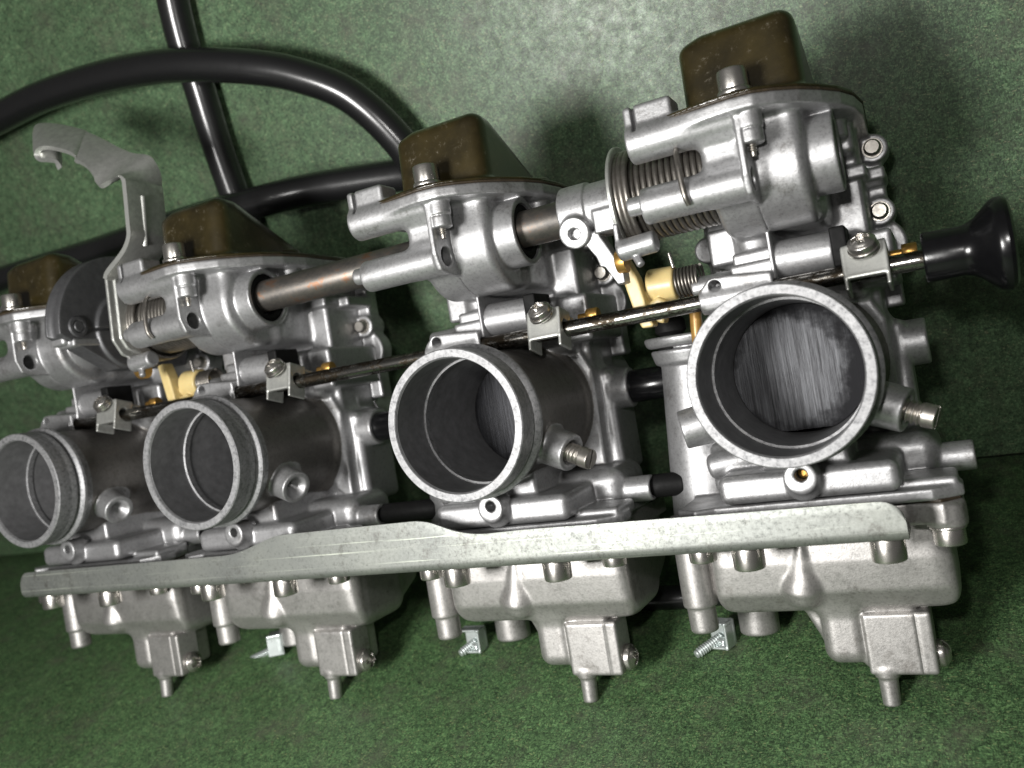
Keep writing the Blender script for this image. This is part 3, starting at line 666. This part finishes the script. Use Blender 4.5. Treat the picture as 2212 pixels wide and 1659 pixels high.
# ================================================================== linkage between the third and fourth carburetor
x4 = 0.0
LX = -5.3
g = Field((-7.0, 3.5, -6.2), (-3.6, 8.6, 0.2), 0.035)
g.add(cyl((-6.5, SY, SZ), (-4.45, SY, SZ), 0.92, rd=0.07))
g.add(cyl((-6.5, SY, SZ), (-5.55, SY, SZ), 1.0, rd=0.06), 0.05)
g.add(cyl((-5.95, 5.62, -2.7), (-5.95, 5.5, -2.28), 0.52, rd=0.05), 0.12)
g.sub(cyl((-5.95, 5.5, -2.6), (-5.95, 5.45, -2.0), 0.19, rd=0.02))
g.add(box(-5.3, -4.5, 5.35, 6.1, -3.2, -2.45, 0.06), 0.08)
g.add(prism([(-5.85, 5.3), (-5.3, 5.5), (-5.0, 4.9), (-4.60, 4.05), (-4.60, 3.62), (-4.85, 3.60), (-5.2, 4.25), (-5.35, 4.3), (-5.42, 4.6)], -3.15, -2.55, 'z', 0.04), 0.05)
g.sub(cyl((-7, SY, SZ), (-4, SY, SZ), 0.63, rd=0))
g.sub(cyl((-6.05, 6.95, -2.62), (-6.05, 7.06, -2.54), 0.24, rd=0.01))
part('shaft_collar', g.mesh('shaft_collar_casting', M['cast']))
disc_me = lathe('spring_plate_disc', [(0.65, 0), (1.78, 0), (1.82, .03), (1.82, .11), (1.78, .14), (0.65, .14)], (-4.42, SY, SZ), (1, 0, 0), M['steel_plate'], 72, 30, close=True)
g = Field((-4.8, 3.6, -3.6), (-2.8, 5.6, -1.0), 0.03)
g.add(cyl((-4.45, 4.55, -2.0), (-3.2, 4.62, -2.0), 0.34, rd=0.1)); g.add(box(-4.46, -4.3, 4.5, 5.4, -3.2, -1.75, .05), 0.1)
g.add(cyl((-3.95, 4.35, -1.95), (-3.75, 3.95, -1.8), 0.13, rd=0.06), .05)
pin_me = g.mesh('link_pin_casting', M['cast'])
def helix(name, x0, x1, r, wr, turns, cy=SY, cz=SZ):
    n = int(turns * 28); pts = [(x0 + (x1 - x0) * i / n, cy + r * math.cos(2 * math.pi * turns * i / n), cz + r * math.sin(2 * math.pi * turns * i / n)) for i in range(n + 1)]
    return tube(name, pts, wr, M['spring'], 8, 1)
rs_me = helix('return_spring_coil', -4.2, -1.5, 1.30, 0.095, 13.5); is_me = helix('inner_spring_coil', -4.25, -3.75, 1.55, 0.10, 3)
hook_me = tube('spring_hook_wire', [(-1.9, 7.2, -2.5), (-1.95, 7.0, -1.2), (-1.9, 6.5, -0.82), (-1.87, 6.0, -0.72), (-1.83, 5.5, -0.72), (-1.78, 5.25, -0.85)], 0.085, M['spring'], 8, 6)
roll_me = lathe('link_roller_copper', [(0.02, 0), (0.36, 0), (0.38, .03), (0.38, 0.3), (0.02, 0.3)], (-4.75, 4.3, -2.6), (1, 0, 0), M['brass'], 32, 40)
for x in (XC[1], XC[3]):
    if x == 0: part('spring_plate', disc_me)
    part('link_pin', pin_me, (x, 0, 0)); part('return_spring', rs_me, (x, 0, 0)); part('inner_spring', is_me, (x, 0, 0))
    part('spring_hook', hook_me, (x, 0, 0)); part('link_roller', roll_me, (x, 0, 0))
# nylon accelerator levers, two of them (pairs 1-2 and 3-4)
def nylon(mirror=False):
    g = Field((-5.5, 1.8, -5.8), (-2.6, 4.9, -3.6), 0.03)
    g.add(prism([(-5.24, 4.52), (-4.90, 4.58), (-4.62, 3.85), (-4.50, 3.1), (-4.46, 2.55), (-4.30, 2.14), (-4.74, 2.14), (-4.88, 2.5), (-5.08, 3.6)], -4.55, -3.95, 'z', 0.06, 0.08))
    g.add(prism([(-4.60, 2.4), (-4.52, 2.95), (-4.12, 3.1), (-3.85, 2.9), (-4.06, 2.18)], -4.85, -4.25, 'z', 0.08), 0.08)
    g.add(cyl((-4.50, 3.52, -4.85), (-3.55, 3.48, -4.85), 0.60, rd=0.08), 0.06)
    g.add(box(-4.2, -3.95, 2.5, 3.7, -5.0, -4.5, 0.1), 0.1)
    return g.mesh('nylon_lever_moulding', M['nylon'])
ny_me = nylon()
nsp_me = helix('nylon_spring_coil', -3.52, -2.7, 0.47, 0.05, 7, 3.46, -4.85)
ocp_me = tube('ochre_pipe_bent', [(-3.10, 2.9, -5.0), (-3.12, 2.3, -4.9), (-3.18, 1.6, -4.9), (-3.2, 0.9, -5.0)], 0.2, M['ochre'], 16, 5)
boot_me = lathe('rubber_boot_turned', [(0.02, 0), (0.35, 0), (0.42, .1), (0.42, .3), (0.5, .38), (.55, .5), (.55, .8), (.42, .9), (.5, 1.1), (.55, 1.5), (0.02, 1.5)], (-4.42, 2.75, -6.25), (0, -1, 0), M['seal'], 36, 40)
pinv_me = tube('lever_pin_wire', [(-3.45, 3.95, -4.3), (-3.52, 4.45, -4.3)], 0.06, M['screw'], 8, 1)
for x in (XC[1], XC[3]):
    l = part('pump_lever', ny_me, (x, 0, 0))
    part('lever_spring', nsp_me, (0, 0, 0), l); part('lever_pin', pinv_me, (0, 0, 0), l)
    part('overflow_pipe', ocp_me, (x, 0, 0)); part('rubber_boot', boot_me, (x, 0, 0))

# ================================================================== throttle drum and cable bracket between the first and second carburetor
# (bank coordinates; measured from carburetor 2)
X2 = XC[1]
def sheet(name, pts, zdir_extent, th, material, closed=False):
    return None
CAMV = CAMP
def ray_pt(vx, vy, z=None, plane=None):
    d = RC.T @ np.array([(vx - 1106) / 1878.16, -(vy - 829.5) / 1878.16, -1.0])
    if z is not None: s = (z - CAMP[2]) / d[2]
    else: n, c = plane; s = (c - n @ CAMP) / (n @ d)
    return CAMP + s * d
# quadrant plate (dark) with its rolled rim, then the zinc lever plate
def plate_x(name, outline_yz, x0, x1, material, rd=0.03, h=0.03):
    P_ = np.array(outline_yz); lo = (x0 - .15, P_[:, 0].min() - .2, P_[:, 1].min() - .2); hi = (x1 + .15, P_[:, 0].max() + .2, P_[:, 1].max() + .2)
    g = Field(lo, hi, h); g.add(prism(outline_yz, x0, x1, 'x', rd)); return g, name, material
g = Field((-7.3, 4.6, -7.2), (-5.6, 10.0, 0.4), 0.04)
g.add(cyl((-6.95, SY, SZ), (-6.0, SY, SZ), 3.42, rd=0.04))
def ringcut(x, y, z):
    r = np.sqrt((y - SY) ** 2 + (z - SZ) ** 2); return np.sqrt((r - 3.55) ** 2 + (x + 6.55) ** 2) - 0.30
g.sub((ringcut, (-7.2, SY - 4, SZ - 4), (-6.1, SY + 4, SZ + 4)))
g.sub(prism([(4, 0.6), (6.55, 0.6), (4.6, -2.6), (4.4, -8), (2, -8), (2, 0.6)], -8, -5, 'x', 0.02))
g.add(cyl((-6.9, SY, SZ), (-5.85, SY, SZ), 1.7, rd=0.1), 0.1)
g.sub(box(-6.03, -5.8, 6.3, 6.4, -3.4, -0.8, .02), .05)
drum = part('throttle_drum', g.mesh('throttle_drum_casting', M['dark_plate']), (X2, 0, 0), None, 'blackened cable drum between the two left carburetors')
part('drum_rivet', lathe('drum_rivet_turned', [(0.02, 0.12), (0.2, 0.12), (0.24, 0.06), (0.3, .1), (0.42, 0.09), (0.45, 0.0), (0.02, 0.0)], (-6.0, 6.48, -0.85), (1, 0, 0), M['dark_plate'], 36, 30), (0, 0, 0), drum)
g = Field((-7.4, 5.2, -2.6), (-5.7, 6.9, 0.4), 0.03)
g.add(box(-7.1, -6.25, 5.75, 6.5, -1.9, -0.25, 0.16)); g.add(cyl((-7.0, 6.3, -0.5), (-7.0, 6.75, -0.5), 0.22, rd=.08), .06); g.add(box(-6.9, -5.95, 5.65, 6.0, -1.9, -.5, .1), .06)
part('cable_stop', g.mesh('cable_stop_casting', M['cast']), (0, 0, 0), drum)
# zinc lever: plate against the spring, a strip rising from it and a hooked arm
ypl = [(4.62, -3.6), (4.66, -2.2), (4.95, -1.45), (5.6, -1.08), (7.6, -1.2), (8.5, -1.25), (9.15, -3.4), (8.3, -5.0), (5.2, -5.0)]
g = Field((-4.7, 4.4, -5.3), (-4.0, 9.4, -0.8), 0.03); g.add(prism(ypl, -4.44, -4.28, 'x', 0.05, 0.25)); g.add(prism(offset_poly(ypl, 0.32), -4.30, -4.18, 'x', 0.05, 0.2), 0.05)
lev = part('throttle_lever', g.mesh('throttle_lever_plate', M['steel_plate']), (X2, 0, 0), None, 'tall grey sheet lever with hooked end')
fr = np.array([(-4.35, 8.2, -1.2), (-4.15, 8.45, -1.2), (-3.5, 8.8, -1.2), (-2.95, 9.15, -1.2), (-2.58, 9.62, -1.2), (-2.50, 10.2, -1.2), (-2.36, 11.6, -1.2), (-2.37, 11.92, -1.2), (-2.6, 12.10, -1.2), (-3.14, 12.0, -1.2), (-3.68, 11.95, -1.2), (-3.92, 12.15, -1.2), (-4.0, 12.42, -1.2), (-4.27, 12.89, -1.2), (-4.72, 13.25, -1.2), (-4.92, 13.35, -1.2), (-4.99, 13.62, -1.2), (-5.61, 13.99, -1.2), (-6.54, 14.37, -1.2), (-7.05, 14.42, -1.2), (-7.25, 14.22, -1.2), (-7.1, 14.0, -1.2), (-6.63, 13.85, -1.2), (-6.15, 13.65, -1.2), (-5.95, 13.3, -1.2)])
bk = fr.copy(); bk[:, 2] = -3.2; bk[:8, 0] -= 0.1
bk[8:] = [(-2.2, 12.4, -3.0), (-2.1, 12.95, -2.6), (-2.7, 13.2, -2.4), (-3.13, 13.42, -2.4), (-3.6, 13.7, -2.4), (-4.32, 14.2, -2.4), (-5.0, 14.66, -2.4), (-5.4, 14.9, -2.4), (-5.72, 15.1, -2.4), (-6.85, 15.62, -2.4), (-7.83, 15.98, -2.4), (-8.4, 16.1, -2.4), (-8.62, 15.95, -2.4), (-8.45, 15.7, -2.4), (-8.0, 15.5, -2.4), (-7.5, 15.3, -2.4), (-7.3, 15.0, -2.4)]
def ribbon(name, A, Bk, th, material, nw_=6):
    n = len(A); T = np.gradient((A + Bk) / 2, axis=0); Wd = Bk - A; N = np.cross(T, Wd); N /= np.linalg.norm(N, axis=1)[:, None]
    V = []; F = []; m = 2 * nw_
    for i in range(n):
        for k in range(nw_): V.append(A[i] + Wd[i] * k / (nw_ - 1) + N[i] * th / 2 * (0.7 if k in (0, nw_ - 1) else 1))
        for k in range(nw_ - 1, -1, -1): V.append(A[i] + Wd[i] * k / (nw_ - 1) - N[i] * th / 2 * (0.7 if k in (0, nw_ - 1) else 1))
    for i in range(n - 1):
        for j in range(m): F.append((i * m + j, i * m + (j + 1) % m, (i + 1) * m + (j + 1) % m, (i + 1) * m + j))
    F.append(tuple(range(m))[::-1]); F.append(tuple((n - 1) * m + j for j in range(m)))
    return new_mesh(name, V, F, material, True, 42)
def dense(P, k=5):
    Q = np.vstack([2 * P[0] - P[1], P, 2 * P[-1] - P[-2]]); out = []
    for i in range(1, len(Q) - 2):
        for t in np.arange(0, 1, 1 / k):
            a, b_, c, d = Q[i - 1], Q[i], Q[i + 1], Q[i + 2]; out.append(0.5 * (2 * b_ + (c - a) * t + (2 * a - 5 * b_ + 4 * c - d) * t * t + (3 * b_ - a - 3 * c + d) * t ** 3))
    out.append(P[-1]); return np.array(out)
part('lever_strip', ribbon('lever_strip_sheet', dense(fr), dense(bk), 0.30, M['steel_plate']), (0, 0, 0), lev)
part('strip_rib', tube('strip_rib_press', [(-2.66, 9.3, -2.05), (-2.52, 9.8, -2.0), (-2.38, 10.8, -2.0), (-2.31, 11.3, -2.0)], 0.13, M['steel_plate'], 12, 6), (0, 0, 0), lev)
#LINK12

#SETTING
# ================================================================== bench, backboard, hoses
ycr, zcr = -5.72, -18.0
nb = np.array([0, ca, sa]); nw = np.array([0, -sa, ca])     # normals of the bench and of the backboard, bank frame
def slab(name, p0, u, v, nrm, th, material, edge, nu=1, nv=1):
    p0, u, v, nrm = map(np.array, (p0, u, v, nrm)); bev = 0.06; V = []
    for t, e in ((0.0, bev), (-bev, 0.0), (-th, 0.0)):
        for a, b_ in ((0, 0), (1, 0), (1, 1), (0, 1)):
            uu = u / np.linalg.norm(u); vv = v / np.linalg.norm(v)
            V.append(p0 + u * a + v * b_ + uu * (e if a == 0 else -e) + vv * (e if b_ == 0 else -e) + nrm * t)
    V = [list(W(q) / S) for q in V]
    F = [(0, 1, 2, 3), (11, 10, 9, 8)]
    for k in (0, 4):
        for i in range(4): F.append((k + (i + 1) % 4, k + i, k + 4 + i, k + 4 + (i + 1) % 4))
    me = new_mesh(name, V, F, material, False); me.materials.append(edge)
    for i, pl in enumerate(me.polygons): pl.material_index = 1 if i >= 6 else 0
    me.validate(); return me
up = np.array([0, ca, sa]); out = nw
crease = np.array([0, ycr, zcr]); xdir = np.array([1.0, 0, 0])
# the bench plane passes under the nipples; the backboard stands on it with a small dark gap
benchp = np.array([0, -10.93, -4.95])
cr = benchp + (-nw) * float((crease - benchp) @ (-nw))
wall0 = cr + up * 0.45
fwd = nw
bench = slab('bench_board_mesh', cr + xdir * -110 - fwd * 8, xdir * 190, fwd * 70, nb, 2.0, M['bench'], M['edge'])
top('bench_top', bench, '', '', kind='structure')
wallm = slab('backboard_mesh', wall0 + xdir * -110, xdir * 190, up * 90, nw, 1.8, M['wall'], M['edge'])
top('backboard', wallm, '', '', kind='structure')
def onwall(vx, vy, d):       # point seen at (vx, vy) lying d in front of the backboard
    q = ray_pt(vx, vy, plane=(nw, float(nw @ wall0) + d)); return q
def hose(name, pts, r, label, grp='black rubber hoses lying against the board'):
    P_ = [list(W(onwall(a, b_, d)) / S) for a, b_, d in pts]
    me = tube(name + '_mesh', P_, r, M['rubber'], 28, 10)
    top('rubber_hose', me, label, 'hose', group=grp)
hr = 0.76
hose('loop', [(-120, 330, 2.0), (-40, 276, 2.0), (0, 254, 2.0), (90, 209, 2.1), (213, 169, 2.3), (330, 146, 2.5), (427, 140, 2.6), (540, 145, 2.5), (641, 162, 2.2), (755, 207, 1.8), (858, 300, 1.4), (905, 380, 1.2), (930, 520, 1.0)], hr,
     'black rubber hose arching in a wide loop over the straight hose')
hose('up', [(362, -90, 0.78), (374, 0, 0.78), (400, 105, 0.78), (428, 180, 0.78), (465, 300, 0.78), (505, 415, 0.8), (545, 520, 0.9), (590, 640, 1.1)], hr,
     'black rubber hose running down from the top edge under the looped hose')
hose('across', [(-100, 645, 1.0), (0, 605, 1.0), (90, 578, 1.0), (213, 541, 1.0), (380, 485, 1.6), (555, 437, 2.2), (683, 407, 1.6), (860, 380, 1.0), (960, 372, 1.0)], hr,
     'black rubber hose running low across the board behind the brown caps')
# long drain hose lying behind the bowls
P_ = [list(W(q) / S) for q in [(-14.5, -7.9, -11.5), (-12.5, -8.45, -10.3), (-8, -8.6, -9.9), (-4.5, -8.45, -9.9), (-1, -8.3, -10.2), (2, -8.0, -11.2)]]
top('rubber_hose', tube('drain_hose_mesh', P_, 0.5, M['rubber'], 20, 8), 'thin black hose lying behind the float bowls on the bench', 'hose')

def hose_clamp(label, pos, ang, screw_len):
    o = bpy.data.objects.new('hose_clamp', None); COL.objects.link(o); o.empty_display_size = 0.005
    o['label'] = label; o['category'] = 'hose clamp'; o['group'] = 'bright zinc hose clamps under the float bowls'
    c_, s_ = math.cos(ang), math.sin(ang)
    o.matrix_world = Wmat(np.array([[c_, 0, s_], [0, 1, 0], [-s_, 0, c_]]), pos)
    g = Field((-0.9, -0.6, -0.8), (0.8, 0.9, 0.6), 0.025)
    g.add(box(-.50, .48, -.20, .62, -.36, -.28, .03)); g.add(box(-.50, .48, .53, .62, -.36, .25, .03), .1); g.add(box(.39, .48, -.36, .62, -.45, .30, .03), .08)
    g.add(box(-.35, .42, -.36, -.26, -.30, .30, .03), .08); g.add(cyl((-.12, -.14, -.1), (.30, -.16, .05), .17, rd=.05), .1)
    b_ = bpy.data.objects.new('clamp_band', g.mesh('clamp_band_sheet', M['zinc_bright'])); COL.objects.link(b_); b_.parent = o
    d = np.array([-.45, -.30, .8]); d /= np.linalg.norm(d)
    me = lathe('clamp_screw_turned', [(0.02, -0.25), (0.15, -0.25)] + threads(0.185, screw_len + .2, 0.1, 0.04, -0.24) + [(0.15, screw_len + .08), (0.13, screw_len + .12), (0.02, screw_len + .13)], (-.15, -.12, 0), d, M['zinc_bright'], 24, 30)
    k_ = bpy.data.objects.new('clamp_screw', me); COL.objects.link(k_); k_.parent = o
hose_clamp('bright zinc hose clamp under the second carburetor from the left, its long screw pointing left', (XC[1] - 4.38, -9.45, -7.5), -1.0, 2.0)
hose_clamp('bright zinc hose clamp with a folded tab under the third carburetor from the left', (XC[2] - 5.2, -9.5, -7.5), 0.0, 0.45)
hose_clamp('bright zinc hose clamp under the rightmost carburetor, beside its bowl pipe', (XC[3] - 4.9, -9.5, -7.5), -0.25, 0.85)

# loose wood fibres and grit on the two boards
def dust():
    V = []; F = []
    def chip(p, n, size):
        t = rng.normal(size=3); t -= n * (t @ n); t /= np.linalg.norm(t); u = np.cross(n, t); a = size * rng.uniform(.5, 1.6); b_ = size * rng.uniform(.2, .45); k = len(V)
        for sx, sy, sz in ((-1, -1, 0), (1, -1, 0), (1.2, 1, 0), (-.9, 1, 0), (-.6, -.5, 1), (.7, -.4, 1), (.6, .5, 1), (-.5, .6, 1)):
            V.append(W(p + t * a * sx + u * b_ * sy + n * (0.004 + b_ * .6 * sz)) / S)
        F.extend([tuple(k + i for i in f) for f in ((3, 2, 1, 0), (4, 5, 6, 7), (0, 1, 5, 4), (1, 2, 6, 5), (2, 3, 7, 6), (3, 0, 4, 7))])
    for _ in range(1500):
        h_ = rng.uniform(0.5, 34); x_ = rng.uniform(-48, 18); chip(wall0 + xdir * x_ + up * h_, nw, rng.uniform(.012, .034) * (1.8 if rng.uniform() < .04 else 1))
    for _ in range(1500):
        x_ = rng.uniform(-48, 16); chip(cr + xdir * x_ + fwd * rng.uniform(0.5, 26), nb, rng.uniform(.012, .034) * (1.8 if rng.uniform() < .04 else 1))
    me = new_mesh('fibre_specks', V, F, M['fibre'], False); return me
simple('fibre', 'pale_fibre', (0.20, 0.25, 0.13), 0.0, 0.5, 0.5, 1.5, 0)
top('wood_fibres', dust(), '', '', kind='stuff')
